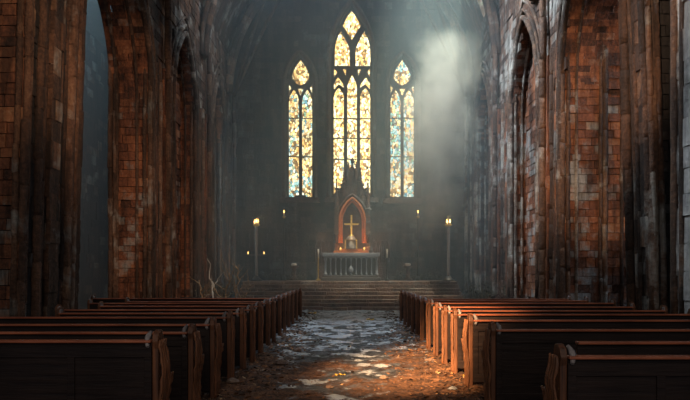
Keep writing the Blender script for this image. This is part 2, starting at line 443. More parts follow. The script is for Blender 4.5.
SM = [M['shaft'], M['shaft_grey']]
labels = {
 (-1, 0): ('nearest left pier of reddish brick and thick rusty clustered shafts, filling the left edge', M['near'], M['near']),
 (-1, 1): ('left brick pier just beyond the blue hazy gap, shafts on its right edge', M['shaft'], M['brick']),
 (-1, 2): ('left pier between the two narrow pointed arches, streaked with pale grey high up', M['shaft'], M['brick']),
 (-1, 3): ('farthest left pier where the side wall meets the dark chancel wall', M['shaft'], M['dark_wall']),
 (1, 0): ('big rough pale grey stone pier cut off by the right edge', M['grey_rock'], M['grey_rock']),
 (1, 1): ('nearest right clustered pier with black grooves and tall reddish shafts', M['near'], M['near']),
 (1, 2): ('right pier with a wide red brick face left of the bluish gap', M['shaft'], M['brick_worn']),
 (1, 3): ('right pier with pale weathered ribs between the two narrow pointed arches', M['shaft_grey'], M['brick_worn']),
 (1, 4): ('farthest right pier where the side wall meets the chancel beside the light mist', M['shaft_grey'], M['dark_wall']),
}
PL = [(10.2, 12.05), (16.8, 18.9), (21.7, 24.3), (26.7, 29.2)]
AL = [Arch(12.05, 16.8, 6.3, 9.9), Arch(18.9, 21.7, 6.9, 9.5), Arch(24.3, 26.7, 7.2, 9.7)]
wl = side(-1, PL, AL, 'wall_left', ['shaft', 'shaft', 'shaft_grey', 'shaft'], 0, 1.12)
PR = [(7.4, 10.3), (10.95, 11.8), (15.8, 17.8), (20.8, 23.8), (26.5, 29.2)]
AR = [Arch(10.3, 10.95, 6.9, 9.4), Arch(11.8, 15.8, 6.4, 9.9), Arch(17.8, 20.8, 6.9, 9.6), Arch(23.8, 26.5, 7.2, 9.7)]
wr = side(1, PR, AR, 'wall_right', ['grey_rock', 'shaft', 'shaft_grey', 'shaft_grey', 'shaft_grey'], 1, 1.75)

# outer walls of the side aisles, seen through the gaps
TH = 1.75
for sgn, nm in ((-1, 'wall_left_outer'), (1, 'wall_right_outer')):
    m = MB(); xs = sorted((sgn * 10.6, sgn * 11.0)); m.box(xs[0], xs[1], 2, 29.2, 0, TOP, .2)
    blocks(m, (sgn * 10.6, 9, 0), (0, 1, 0), (-sgn, 0, 0), 20, TOP, .32, .4, .8, jit=.03)
    tag(m.build(nm, M['upper']), kind='structure')
    m = MB(); xs = sorted((sgn * (LX + TH), sgn * 11.0)); m.box(xs[0], xs[1], 2, 29.5, TOP - .4, TOP, .2)
    tag(m.build('ceiling_aisle', M['mortar']), kind='structure')
    m = MB(); xs = sorted((sgn * (LX + TH), sgn * 11.0)); m.box(xs[0], xs[1], 28.9, 29.3, 0, TOP, .2)
    blocks(m, (xs[0], 28.9, 0), (1, 0, 0), (0, -1, 0), xs[1] - xs[0], TOP, .32, .4, .8)
    tag(m.build('wall_aisle_end', M['upper']), kind='structure')

# ------------------------------------------------------------------ chancel wall with three lancets
YB = 28.7
PXM = F / YB
def wx(px): return (px - 350) / PXM
def wz(py): return CAMZ + (272 - py) / PXM
wins = [(wx(300), wx(313.5) - wx(300), wz(197), wz(84), wz(55), 'left'),
        (wx(351.6), wx(372) - wx(351.6), wz(197), wz(60), wz(4), 'centre'),
        (wx(402.7), wx(416) - wx(402.7), wz(198), wz(84), wz(56), 'right')]
HB = 17.6
warches = [Arch(c - w, c + w, zs, za) for (c, w, sill, zs, za, _) in wins]
m = MB()
def keepb(a, z):
    x = -6.2 + a
    for ar, w in zip(warches, wins):
        if ar.y0 <= x <= ar.y1 and z > w[2] and z < ar.z(x) + .02: return False
    return True
def clipb(a0, a1, z0, z1):
    x0, x1 = a0 - 6.2, a1 - 6.2
    for ar, w in zip(warches, wins):
        if z1 > w[2] and z0 < ar.zs + .1:
            if x0 < ar.y0 < x1: x1 = ar.y0
            elif x0 < ar.y1 < x1: x0 = ar.y1
        elif z1 > w[2]:
            for xx in (x0, x1):
                if z0 < ar.z(xx): 
                    if abs(x0 - ar.c) > abs(x1 - ar.c): x1 = (x0 + x1) / 2
                    else: x0 = (x0 + x1) / 2
                    break
    return x0 + 6.2, x1 + 6.2
blocks(m, (-6.2, YB, 0), (1, 0, 0), (0, -1, 0), 12.4, HB, .26, .3, .7, keepb, clipb, tones=(.1, .8))
edges = [-6.2]
for ar in warches: edges += [ar.y0, ar.y1]
edges.append(6.2)
for i in range(0, len(edges), 2): m.box(edges[i], edges[i + 1], YB + .04, YB + .7, 0, HB, .2)
for ar, w in zip(warches, wins):
    m.box(ar.y0, ar.y1, YB + .04, YB + .7, 0, w[2], .3)
    pts = ar.pts(0, 12)
    for i in range(len(pts) - 1):
        (xa, za), (xb, zb) = pts[i], pts[i + 1]; b = len(m.v)
        for yy in (YB, YB + .7):
            for (xx, zz) in ((xa, za), (xb, zb), (xb, HB), (xa, HB)): m.v.append(Vector((xx, yy, zz)))
        m.face((b, b + 1, b + 2, b + 3), .3); m.face((b, b + 4, b + 5, b + 1), .5)
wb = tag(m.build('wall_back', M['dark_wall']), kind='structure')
for ar, w in zip(warches, wins):
    h = MB(); pts = [(ar.y0 - .12, YB - .06, w[2] - .1)] + [(x, YB - .06, z) for (x, z) in ar.pts(.12, 14)] + [(ar.y1 + .12, YB - .06, w[2] - .1)]
    h.tube(pts, .1, 8, jit=.06); h.build('window_moulding', M['carved'], wb)
    h = MB(); h.box(ar.y0 - .3, ar.y1 + .3, YB - .22, YB + .1, w[2] - .28, w[2] - .05, .5); h.build('window_sill', M['carved'], wb, bevel=.02)

def poly_lancet(x0, x1, yb, ys, ya, n=6):
    """lancet outline in photo units: x0..x1 wide, bottom yb, spring ys, apex ya (y down)"""
    c = (x0 + x1) / 2; w = (x1 - x0) / 2; h = ys - ya; R = (w * w + h * h) / (2 * w); tm = math.acos((R - w) / R)
    L = [(x0 + R - R * math.cos(tm * i / n), ys - R * math.sin(tm * i / n)) for i in range(n + 1)]
    return [(x0, yb)] + L + [(2 * c - x, y) for (x, y) in reversed(L[:-1])] + [(x1, yb)]
def mirror(p, c): return [(2 * c - x, y) for (x, y) in reversed(p)]
def window(idx, ar, sill, panels, gm, lab, bars):
    W = empty('window_%d' % idx, (ar.c, YB + .35, 0)); tag(W, lab, 'window', kind='structure')
    ox = ar.c
    def rel(p): return (wx(p[0]) - ox, wz(p[1]))
    tr = MB(); pts = [(ar.y0 - ox, sill)] + [(x - ox, z) for (x, z) in ar.pts(0, 12)] + [(ar.y1 - ox, sill)]
    tr.prism(pts, (0, .03, 0), (1, 0, 0), (0, 0, 1), (0, 1, 0), .25, .3)
    tr.build('stone_tracery', M['carved'], W)
    for p in panels:
        q = [rel(a) for a in p]
        g = MB(); g.prism(q, (0, 0, 0), (1, 0, 0), (0, 0, 1), (0, 1, 0), .028, .5); g.build('glass_light', gm, W)
        r = MB(); r.tube([(a, -.02, b) for (a, b) in q], .032, 6, closed=True); r.build('stone_moulding', M['carved'], W)
    for (xa, xb, yy) in bars:
        r = MB(); r.box(wx(xa) - ox, wx(xb) - ox, -.04, -.01, wz(yy) - .025, wz(yy) + .025); r.build('saddle_bar', M['iron'], W)
C = 351.7
kite = [(C, 7.5), (357, 14), (361.3, 23), (357, 30), (C, 38), (346.5, 30), (342.3, 23), (346.5, 14)]
la = [(334.3, 64), (334.2, 48), (335.5, 39), (338, 32.5), (340.7, 28), (344, 33), (347.5, 40), (350, 47), (350, 64)]
lb = poly_lancet(333, 344.2, 194, 96, 85.5)
ctr = poly_lancet(346.8, 357.4, 194, 87, 72.5)
s1 = [(333.4, 65.5), (337.3, 70), (333.6, 75.5)]; s2 = [(342.5, 67), (346.4, 67), (345.6, 74)]
s3 = [(333.3, 81), (338, 74.5), (343.8, 82), (343.6, 86), (338.6, 82.5), (333.6, 88)]
window(2, warches[1], wins[1][2], [kite, la, mirror(la, 352.6), lb, mirror(lb, C + .3), ctr, s1, mirror(s1, C + .3), s2, mirror(s2, C + .3), s3, mirror(s3, C + .3)], M['glass_centre'],
       'tall central amber stained glass window of three lancets above the altar', [(332.5, 372, 117), (332.5, 372, 137), (332.5, 372, 158)])
def small(c, gm, idx, ar, sill, lab):
    top = [(c, 57), (c + 5.4, 64), (c + 9, 72), (c + 8.8, 77), (c + 4.5, 82), (c, 83.8), (c - 4.5, 82), (c - 8.8, 77), (c - 9, 72), (c - 5.4, 64)]
    l = poly_lancet(c - 12.3, c - 1.1, 196, 101, 87)
    r = poly_lancet(c + 1.1, c + 12.3, 196, 101, 87)
    mid = [(c - 3.6, 86.5), (c + 3.6, 86.5), (c, 94.5)]
    sl = [(c - 12.2, 82), (c - 9, 86), (c - 12.2, 93)]
    window(idx, ar, sill, [top, l, r, mid, sl, mirror(sl, c)], gm, lab, [(c - 13, c + 13, 116.5), (c - 13, c + 13, 155.5)])
small(300, M['glass_left'], 1, warches[0], wins[0][2], 'narrow two-lancet stained glass window left of the central one')
small(402.7, M['glass_right'], 3, warches[2], wins[2][2], 'narrow bluish two-lancet stained glass window right of the central one')

# brick filling of the blind arches
for sgn, ar, mt in ((-1, AL[1], 'brick'), (1, AR[2], 'brick_worn')):
    m = MB(); xo = LX + .5
    blocks(m, (sgn * xo, ar.y0, 0), (0, 1, 0), (-sgn, 0, 0), ar.y1 - ar.y0, ar.za, .22, .25, .55, lambda a, z: z < ar.z(ar.y0 + a) + .1, tones=(.2, 1))
    xs_ = sorted((sgn * (xo + .04), sgn * (xo + .25))); m.box(xs_[0], xs_[1], ar.y0, ar.y1, 0, 8.2, .2)
    tag(m.build('wall_blind_arch', M[mt]), kind='structure')
# chancel side returns, closing the corner between nave and chancel wall
# ------------------------------------------------------------------ vault with a broken bay
m = MB()
hw = LX + .3; rise = 7.0; RR = (hw * hw + rise * rise) / (2 * hw); tm = math.acos((RR - hw) / RR)
def vprof(t):      # t 0..1 left spring to apex to right spring
    s_ = -1 if t < .5 else 1; q = (t if t < .5 else 1 - t) * 2 * tm
    return s_ * (hw - (RR - RR * math.cos(q))), VS + RR * math.sin(q)
ny = 40; nt = 36
for i in range(ny):
    for j in range(nt):
        ya, yb = 6 + 23 * i / ny, 6 + 23 * (i + 1) / ny; ta, tb = j / nt, (j + 1) / nt
        cx, cz = vprof((ta + tb) / 2); cy = (ya + yb) / 2
        if ((cy - 24.6) / 1.9) ** 2 + ((cx - 3.7) / 1.7) ** 2 < 1 + noise.noise(Vector((cx * 2, cy * 2, 0))) * .8: continue
        if ((cy - 12.5) / 2.6) ** 2 + ((cx + 2.6) / 2.0) ** 2 < 1 + noise.noise(Vector((cx * 2, cy * 2, 5))) * .8: continue
        b = len(m.v)
        for (t, y) in ((ta, ya), (tb, ya), (tb, yb), (ta, yb)):
            x, z = vprof(t); m.v.append(Vector((x, y, z)) + noise.noise_vector(Vector((x, y, z))) * .05)
        m.face((b, b + 1, b + 2, b + 3), rnd(.2, .7))
ceil = tag(m.build('ceiling', M['upper']), kind='structure')
md = ceil.modifiers.new('s', 'SOLIDIFY'); md.thickness = .3; md.offset = 1
for y in (11.6, 17.9, 22.7, 27.4):
    hw2 = LX - .1; R2 = (hw2 ** 2 + rise ** 2) / (2 * hw2); t2 = math.acos((R2 - hw2) / R2)
    for (dy, off, r) in ((0, 0, .17), (-.25, .08, .1), (.25, .08, .1)):
        pts = []
        for k in range(49):
            t = k / 48; s_ = -1 if t < .5 else 1; q = (t if t < .5 else 1 - t) * 2 * t2
            pts.append((s_ * (hw2 + off - (R2 - R2 * math.cos(q))), y + dy, VS - .3 + R2 * math.sin(q)))
        rb = MB(); rt = [rnd(.1, .9) for _ in range(60)]
        rb.tube(pts, r, 7, jit=.06, tonef=lambda i: rt[i]); rb.build('vault_rib', M['shaft'], ceil)
# fans of thin ribs on the chancel corner
for sgn in (-1, 1):
    for (xe, ye) in ((1.2, 28.4), (2.6, 28.4)):
        pts = []
        for k in range(15):
            t = k / 14
            pts.append((sgn * (5.3 * (1 - t) + xe * t), 27.4 * (1 - t) + ye * t, VS - .4 + 6.6 * math.sin(t * PI / 2)))
        rb = MB(); rb.tube(pts, .08, 6, jit=.06); rb.build('vault_rib', M['shaft'], ceil)

# ------------------------------------------------------------------ floor
xs = [-11, -8, -6, -4.5, -3.4, -2.6, -2.1]
x = -1.8
while x < 1.81: xs.append(x); x += .065
xs += [2.1, 2.6, 3.4, 4.5, 6, 8, 11]
ys = [2, 4, 5.5]; y = 6.4
while y < 23.2: ys.append(y); y += .065 if y < 12 else .09
ys += [25, 27, 29.3]
m = MB()
for y in ys:
    for x in xs:
        z = 0
        if abs(x) < 1.85 and 6 < y < 23.1:
            v = Vector((x, y, 0))
            z = .05 * noise.noise(v * 1.1) + .03 * noise.noise(v * 3.3) + .016 * noise.noise(v * 9) + .008 * noise.noise(v * 22)
            z += .05 * max(0, abs(x) - .9)
            z *= max(0, min(1, (1.85 - abs(x)) * 4))
            z = max(z, -.012 + .004 * noise.noise(v * 5))
        m.v.append(Vector((x, y, z)))
nx = len(xs)
for j in range(len(ys) - 1):
    for i in range(nx - 1): m.face((j * nx + i, j * nx + i + 1, (j + 1) * nx + i + 1, (j + 1) * nx + i), .5, True)
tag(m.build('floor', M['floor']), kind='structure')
def ground(x, y):
    v = Vector((x, y, 0))
    if abs(x) > 1.85: return 0
    z = .05 * noise.noise(v * 1.1) + .03 * noise.noise(v * 3.3) + .016 * noise.noise(v * 9) + .008 * noise.noise(v * 22) + .05 * max(0, abs(x) - .9)
    z *= max(0, min(1, (1.85 - abs(x)) * 4))
    return max(z, -.012)

# litter: uncountable chips of bark, leaf and mortar
m = MB()
def chips(n, fxy, smin, smax, tf):
    for _ in range(n):
        x, y = fxy(); s_ = rnd(smin, smax); z = ground(x, y) + s_ * .15
        R = Matrix.Translation((x, y, z)) @ Matrix.Rotation(rnd(0, 2 * PI), 4, 'Z') @ Matrix.Rotation(rnd(-.6, .6), 4, 'X') @ Matrix.Rotation(rnd(-.5, .5), 4, 'Y')
        t = tf(x, y); h = s_ * rnd(.1, .3)
        b = len(m.v); a, c = s_, s_ * rnd(.35, .9)
        for p in ((-a, 0, 0), (0, -c, 0), (a, 0, 0), (0, c * .8, 0), (rnd(-.3, .3) * a, 0, h)): m.v.append(R @ Vector(p))
        for f in ((0, 1, 4), (1, 2, 4), (2, 3, 4), (3, 0, 4), (3, 2, 1, 0)): m.face([b + i for i in f], t)
def near_sides():
    s_ = random.choice((-1, 1)); return s_ * (1.6 - abs(random.gauss(0, .45))), 6.5 + 9 * random.random() ** 1.5
def near_all(): return rnd(-1.6, 1.6), 6.5 + 5.5 * random.random() ** 1.3
def far_sides():
    s_ = random.choice((-1, 1)); return s_ * (1.55 - abs(random.gauss(0, .25))), rnd(11, 22.5)
tf = lambda x, y: min(1, max(0, random.gauss(.5, .25)))
chips(2600, near_sides, .012, .05, tf); chips(800, near_all, .008, .026, tf); chips(900, far_sides, .02, .06, lambda x, y: rnd(0, .6))
tag(m.build('leaf_litter', M['litter']), 'brown leaf litter and crumbs of mortar strewn over the centre aisle', 'litter', kind='stuff')

# ------------------------------------------------------------------ altar steps and platform
T = empty('stone_steps', (0, 22.7, 0)); tag(T, 'broad flight of dark brown stone steps rising to the altar', 'steps')
SW = 4.45; NS = 8; RH = .135
for k in range(NS):
    m = MB(); y = k * .3; x = -SW
    while x < SW:
        w = rnd(.5, 1.3); m.box(x + .006, min(x + w, SW) - .006, y + rnd(-.02, .02), y + .34, k * RH + .001, (k + 1) * RH + rnd(-.012, .006), rnd(.1, .9)); x += w
    m.build('step', M['step'], T, bevel=.015)
m = MB(); m.box(-SW, SW, NS * .3, 5.9, 0, NS * RH - .012, .4)
blocks(m, (-SW, NS * .3, 0), (0, 1, 0), (-1, 0, 0), 3.5, NS * RH, .2); blocks(m, (SW, NS * .3, 0), (0, 1, 0), (1, 0, 0), 3.5, NS * RH, .2)
m.build('landing', M['step'], T)
PZ = NS * RH

# ------------------------------------------------------------------ altar, reredos, cross
YA = 26.6
ax = (351 - 350) / F * YA; AW = 1.2
T = empty('altar', (ax, YA, PZ)); tag(T, 'grey stone altar table with a pale top and pillared front, below the cross', 'altar')
m = MB(); m.box(-AW - .1, AW + .1, -.45, .55, 0, .14, .4); m.box(-AW, AW, -.38, .5, .14, .24, .5); m.build('base', M['altar_dark'], T, bevel=.02)
m = MB(); m.box(-AW, AW, -.02, .3, .24, 1.06, .4); m.build('rear_panel', M['altar_dark'], T)
m = MB(); m.box(-AW - .06, AW + .06, -.36, .42, 1.06, 1.22, .6); m.build('altar_top', M['altar'], T, bevel=.02)
m = MB(); m.box(-AW, AW, -.31, .3, .99, 1.06, .6); m.build('frieze', M['altar'], T, bevel=.01)
for k in range(11):
    xx = -AW + .08 + (2 * AW - .16) * k / 10
    m = MB(); r = .055 if k in (0, 10) else .035
    m.lathe([(r * 1.5, 0), (r * 1.5, .06), (r, .09), (r * .8, .35), (r * .8, .62), (r * 1.3, .69), (r * 1.3, .75)], (xx, -.22, .24), 10)
    m.build('baluster', M['altar'], T)
m = MB(); m.lathe([(.02, 0), (.09, .03), (.11, .16), (.05, .27), (.02, .33)], (0, -.28, .34), 10); m.build('front_boss', M['altar'], T)
# gradine on the altar
ATOP = PZ + 1.22
m = MB(); m.box(-.78, .78, 0, .3, 0, .1); m.box(-.5, .5, .03, .3, .1, .19)
o = m.build('altar_shelf', M['ochre'], bevel=.012); o.location = (ax, YA + .06, ATOP); tag(o, 'low stepped ochre shelf on the altar top carrying the tabernacle', 'altar shelf')
T = empty('tabernacle', (ax, YA + .2, ATOP + .19)); tag(T, 'small domed silvery tabernacle standing under the golden cross', 'tabernacle')
m = MB(); m.lathe([(.26, 0), (.26, .05), (.21, .08), (.21, .36), (.24, .38), (.24, .42), (.18, .50), (.1, .56), (.05, .58)], (0, 0, 0), 12); m.build('body', M['silver'], T)
m = MB(); m.prism([(-.07, .09), (.07, .09), (.07, .26), (.0, .35), (-.07, .26)], (0, -.235, 0), (1, 0, 0), (0, 0, 1), (0, 1, 0), .03); m.build('door', M['altar'], T)
for s_ in (-1, 1):
    m = MB(); m.lathe([(.04, 0), (.03, .04), (.025, .36), (.04, .4)], (s_ * .25, -.1, 0), 8); m.build('colonnette', M['gold'], T)
T = empty('altar_cross', (ax + .02, YA + .2, ATOP + .77)); tag(T, 'gleaming golden cross standing in the glowing niche over the altar', 'cross')
m = MB(); m.box(-.036, .036, -.02, .02, .02, .88); m.box(-.29, .29, -.02, .02, .49, .56)
for (xx, zz) in ((0, .9), (-.3, .528), (.3, .528)): m.lathe([(.005, -.04), (.04, -.02), (.04, .02), (.005, .04)], (xx, 0, zz), 8)
m.build('crucifix_bars', M['gold'], T)
m = MB(); m.lathe([(.12, 0), (.1, .03), (.04, .06), (.03, .1)], (0, 0, -.0), 10); m.build('foot', M['gold'], T)

YR = 27.7
T = empty('reredos', (ax + .06, YR, PZ)); tag(T, 'dark carved stone reredos with gable, pinnacles and ochre pointed niche behind the altar', 'reredos')
def rx(px): return (px - 351.7) / F * YR
def rz(py): return fz(py, YR) - PZ
nich = Arch(rx(339.5), rx(363.8), rz(222), rz(199))
# body: slab with a niche opening, built as strips
m = MB()
top = [(rx(334), rz(196)), (rx(338), rz(190)), (rx(343), rz(184)), (rx(347), rz(174)), (rx(351.7), rz(163)), (rx(356.4), rz(174)), (rx(360.4), rz(184)), (rx(365.4), rz(190)), (rx(369.4), rz(196))]
def topz(x):
    for (a, b), (c, d) in zip(top, top[1:]):
        if a <= x <= c: return b + (d - b) * (x - a) / (c - a)
    return top[0][1]
px_ = sorted(set([top[0][0], top[-1][0]] + [p[0] for p in top] + [p[0] for p in nich.pts(0, 8)]))
for a, b in zip(px_, px_[1:]):
    if b - a < 1e-5: continue
    za, zb = (nich.z(a + 1e-6), nich.z(b - 1e-6)) if nich.y0 - 1e-6 <= a and b <= nich.y1 + 1e-6 else (0, 0)
    m.prism([(a, za), (b, zb), (b, topz(b)), (a, topz(a))], (0, 0, 0), (1, 0, 0), (0, 0, 1), (0, 1, 0), .7, rnd(.3, .6))
m.build('gabled_body', M['carved'], T)
m = MB(); m.box(nich.y0, nich.y1, .55, .7, 0, nich.za, .5); m.build('niche_back', M['carved'], T)
for (off, yo, r, mt) in ((.03, -.05, .06, 'ochre'), (.17, -.04, .06, 'carved'), (-.07, .1, .05, 'ochre')):
    m = MB(); pts = [(nich.y0 - off, yo, rz(243))] + [(x, yo, z) for (x, z) in nich.pts(off, 12)] + [(nich.y1 + off, yo, rz(243))]
    m.tube(pts, r, 8, jit=.05); m.build('niche_arch', M[mt], T)
def pinn(x, z0, z1, w):
    m = MB(); h = z1 - z0
    m.box(x - w, x + w, -.12, -.12 + 2 * w, z0, z0 + h * .45, .5)
    m.lathe([(w * 1.6, 0), (w * 1.6, .05), (w * 1.1, .09), (.02, h * .5), (.045, h * .52), (.01, h * .56)], (x, -.12 + w, z0 + h * .44), 6, smooth=False)
    for k in range(4):
        zz = z0 + h * (.5 + .1 * k); ww = w * (1.25 - .25 * k)
        m.box(x - ww - .03, x + ww + .03, -.12 + w - .03, -.12 + w + .03, zz, zz + .05, .6)
    m.build('pinnacle', M['carved'], T)
for (pxx, pb, pt, w) in ((336, 235, 178, .1), (343.5, 196, 168, .06), (347.5, 180, 162, .05), (355.9, 180, 162, .05), (360, 196, 168, .06), (367.5, 235, 178, .1)):
    pinn(rx(pxx), rz(pb), rz(pt), w)
m = MB()
m.lathe([(.05, 0), (.03, .12), (.09, .18), (.09, .24), (.02, .32)], (0, .2, rz(164)), 6); m.build('finial', M['carved'], T)
for s_ in (-1, 1):
    for k in range(6):
        t = k / 5; m = MB(); xx = s_ * (t * rx(369)); zz = topz(min(xx, top[-1][0] - .01)) ; m.lathe([(.03, 0), (.09, .05), (.05, .13), (.01, .16)], (xx, 0, zz - .03), 6); m.build('crocket', M['carved'], T)
# side screens of the reredos, low and dark
for s_ in (-1, 1):
    m = MB(); xa = s_ * rx(371); xb = s_ * rx(388)
    m.box(min(xa, xb), max(xa, xb), .1, .6, 0, rz(232), .4)
    for k in range(4):
        xx = xa + (xb - xa) * (k + .5) / 4; ar = Arch(xx - .14, xx + .14, rz(248), rz(240))
        m.tube([(ar.y0, .08, rz(262))] + [(p, .08, q) for (p, q) in ar.pts(0, 6)] + [(ar.y1, .08, rz(262))], .03, 6)
    m.build('side_screen', M['carved'], T)

# ------------------------------------------------------------------ candle stands
def flame(T, x, y, z, s_=1.0):
    m = MB(); m.lathe([(.006, 0), (.022, .03), (.026, .06), (.014, .11), (.002, .16)], (0, 0, 0), 8)
    for i, p in enumerate(m.v): m.v[i] = Vector((x, y, z)) + p * s_
    m.build('flame', M['flame'], T)
def stand(px, d, ptop, r, lab, multi, bar=False, mat='pole'):
    H = fz(ptop, d) - PZ
    T = empty('candle_stand', (fx(px, d), d, PZ)); tag(T, lab, 'candle stand')
    m = MB(); m.lathe([(r * 4.2, 0), (r * 4.2, .04), (r * 2.4, .1), (r * 1.5, .2)], (0, 0, 0), 12); m.build('foot', M['iron'], T)
    m = MB(); pr = []
    zz = .18
    while zz < H - .34: pr += [(r, zz), (r * .93, zz + .16), (r * 1.08, zz + .2)]; zz += .36
    pr.append((r * .9, H - .22)); m.lathe(pr, (0, 0, 0), 10); m.build('post', M[mat], T)
    m = MB(); m.lathe([(r, 0), (r * 2.2, .05), (r * 2.4, .1), (r * 1.5, .1)], (0, 0, H - .24), 12); m.build('dish', M['gold'], T)
    if multi:
        for a in range(4):
            th = a * PI / 2 + .4; q = r * 1.3
            m = MB(); h = rnd(.05, .1); m.lathe([(.03, 0), (.028, h)], (q * math.cos(th), q * math.sin(th), H - .15), 8); m.build('candle', M['wax'], T)
            flame(T, q * math.cos(th), q * math.sin(th), H - .15 + h, .95)
    else:
        m = MB(); m.lathe([(.028, 0), (.024, .16)], (0, 0, H - .15), 8); m.build('candle', M['wax'], T)
        flame(T, 0, 0, H, .9)
    if bar:
        m = MB(); zb = fz(255, d) - PZ; m.box(-.36, .36, -.02 - r, .02 - r, zb - .02, zb + .02); m.build('cross_arm', M['pole'], T)
        for s_ in (-1, 1):
            m = MB(); m.lathe([(.03, 0), (.06, .03), (.03, .05)], (s_ * .34, -r, zb), 8); m.build('drip_pan', M['gold'], T)
            flame(T, s_ * .34, -r, zb + .05, .6)
    return T
stand(256.3, 25.9, 221, .06, 'tall pale candle post with a crossbar and burning top, left of the altar steps', True, True)
stand(448.5, 25.9, 221, .065, 'tall pale candle post with burning candle cluster near the right wall', True)
stand(418, 27.3, 213, .028, 'thin dark candle pole with a single small flame, right of the altar', False, mat='iron')
stand(284, 27.3, 213, .028, 'thin dark candle pole with a single small flame, left of the altar', False, mat='iron')
for (px, lab) in ((318.3, 'short brown candlestick standing close by the left end of the altar'), (387, 'short pale candlestick standing close by the right end of the altar')):
    d = 26.6; T = empty('candlestick', (fx(px, d), d, PZ)); tag(T, lab, 'candlestick'); H = fz(249, d) - PZ
    m = MB(); m.lathe([(.11, 0), (.11, .04), (.03, .1), (.028, .45), (.05, .48), (.028, .52), (.028, H * .7), (.06, H * .72)], (0, 0, 0), 10); m.build('stem', M['gold' if px < 350 else 'iron'], T)
    m = MB(); m.lathe([(.028, 0), (.026, H * .28)], (0, 0, H * .72), 8); m.build('candle', M['wax'], T)
for (px, lab) in ((294, 'squat stone pedestal with a small dim lamp, on the platform left of the altar'), (408, 'squat stone pedestal with a small dim lamp, on the platform right of the altar')):
    d = 27.3; T = empty('pedestal', (fx(px, d), d, PZ)); tag(T, lab, 'pedestal'); H = fz(266, d) - PZ
    m = MB(); m.lathe([(.2, 0), (.2, .08), (.1, .14), (.1, H - .1), (.2, H - .05), (.2, H)], (0, 0, 0), 10); m.build('column', M['carved'], T)
    m = MB(); m.lathe([(.1, 0), (.13, .06), (.1, .12)], (0, 0, H), 10); m.build('lamp_bowl', M['wax'], T)
for s_, w in ((-1, 'left'), (1, 'right')):
    T = empty('added_candle', (ax + .06 + s_ * .52, YA + .13, ATOP + .10)); tag(T, 'small added candle burning at the %s foot of the niche arch' % w, 'candle')  # added candle, put in as a source for the amber glow
    m = MB(); m.lathe([(.05, 0), (.055, .1), (.045, .1)], (0, 0, 0), 10); m.build('added_candle_cup', M['gold'], T)
    flame(T, 0, 0, .09, .45)

# ------------------------------------------------------------------ pews
meshes = {}
def pew(side_, d, xin, xout, h, kind, label, group, carved=0):
    """side_ -1 left, 1 right; xin the aisle end, xout the wall end"""
    T = empty('pew', (side_ * xin, d, 0)); tag(T, label, 'pew', group)
    L = xout - xin; dirx = side_
    def X(a): return dirx * a
    def bx(mb, a0, a1, y0, y1, z0, z1, t=.5): mb.box(min(X(a0), X(a1)), max(X(a0), X(a1)), y0, y1, z0, z1, t)
    lean = .02
    def panel(a0, thick, mat, name):
        m = MB(); n = 10; pts = []
        # side outline (y, z): upright rear edge with rolled top, sloping arm forward
        out = [(0, 0), (.30, 0), (.30, .12), (.27, .16), (.27, .50), (.29, .56), (.27, .64), (.21, .68), (.18, .76), (.15, h - .07), (.12, h - .01), (.07, h), (.01, h - .03), (-.015, h - .09), (0, h - .15), (0, .5)]
        m.prism([(y, z) for (y, z) in out], (X(a0), 0, 0), (0, 1, 0), (0, 0, 1), (dirx, 0, 0), thick, .5)
        o = m.build(name, mat, T, bevel=.008); return o
    if kind != 'open': panel(0, .05, M['end'], 'end_panel')
    rng = random.Random(int(d * 100) + (5 if side_ > 0 else 0))
    # carved, split strips along the aisle edge of the end
    m = MB()
    ns = 6 if carved else 4
    prof_ = [rng.uniform(-.006, .006) for _ in range(17)]
    for k in range(ns):
        y0 = .0 + .045 * k; pts = []; rad = []
        nn = 16
        for i in range(nn + 1):
            z = .02 + (h - .1) * i / nn
            if y0 > .16: z = .02 + .6 * i / nn
            bul = .035 * math.exp(-((z - .66) / .17) ** 2) * ((.7 + .1 * k) if carved else .25)
            pts.append((X(-.012 - bul + prof_[i] * (1.2 if carved else .5)), y0 + rng.uniform(-.005, .005) + prof_[(i * 3) % 17], z)); rad.append((.0125 if carved else .009) * rng.uniform(.6, 1.3))
        m.tube(pts, rad, 6, jit=.15)
    if kind != 'open': m.build('carved_trim', M['carve'], T)
    m = MB(); m.tube([(X(.075), .06 + 0 * t, h - .02) if False else (X(.07 + .02 * math.sin(t * PI)), .05 - .09 * t, h - .015 - .115 * t) for t in [i / 6 for i in range(7)]], [.012, .018, .022, .022, .02, .018, .014], 8, jit=.12)
    if kind != 'open': m.build('corner_bracket', M['worn'], T)
    # back panel: framed boards, seen from behind
    zr = h - .1
    m = MB(); bx(m, .05, L - .05, -.005, .022, .10, zr, .4)
    bx(m, .05, L - .05, -.02, 0, .10, .2); bx(m, .05, L - .05, -.02, 0, zr - .12, zr - .03)
    a = .05
    while a < L - .1: bx(m, a, a + .06, -.018, 0, .2, zr - .12); a += .62
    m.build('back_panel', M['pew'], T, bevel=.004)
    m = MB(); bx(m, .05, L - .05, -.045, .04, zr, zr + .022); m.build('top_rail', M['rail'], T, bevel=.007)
    m = MB(); bx(m, .05, L - .05, .03, .34, .42, .455); m.build('seat', M['pew'], T, bevel=.006)
    if kind != 'stub':
        panel(L - .05, .05, M['end'], 'end_panel')
        m = MB(); bx(m, L - .08, L - .05, -.03, .03, zr, h - .03); m.build('corner_bracket', M['worn'], T, bevel=.01)
    return T
ORD = ['nearest', 'second', 'third', 'fourth', 'fifth', 'sixth', 'seventh', 'eighth', 'ninth', 'tenth', 'eleventh', 'twelfth', 'thirteenth', 'fourteenth', 'fifteenth', 'sixteenth']
ld = [4.85, 5.92, 6.85, 7.8, 8.7, 9.58, 10.45, 11.4, 12.25, 13.3, 14.3, 15.3, 16.4, 17.6, 18.95]
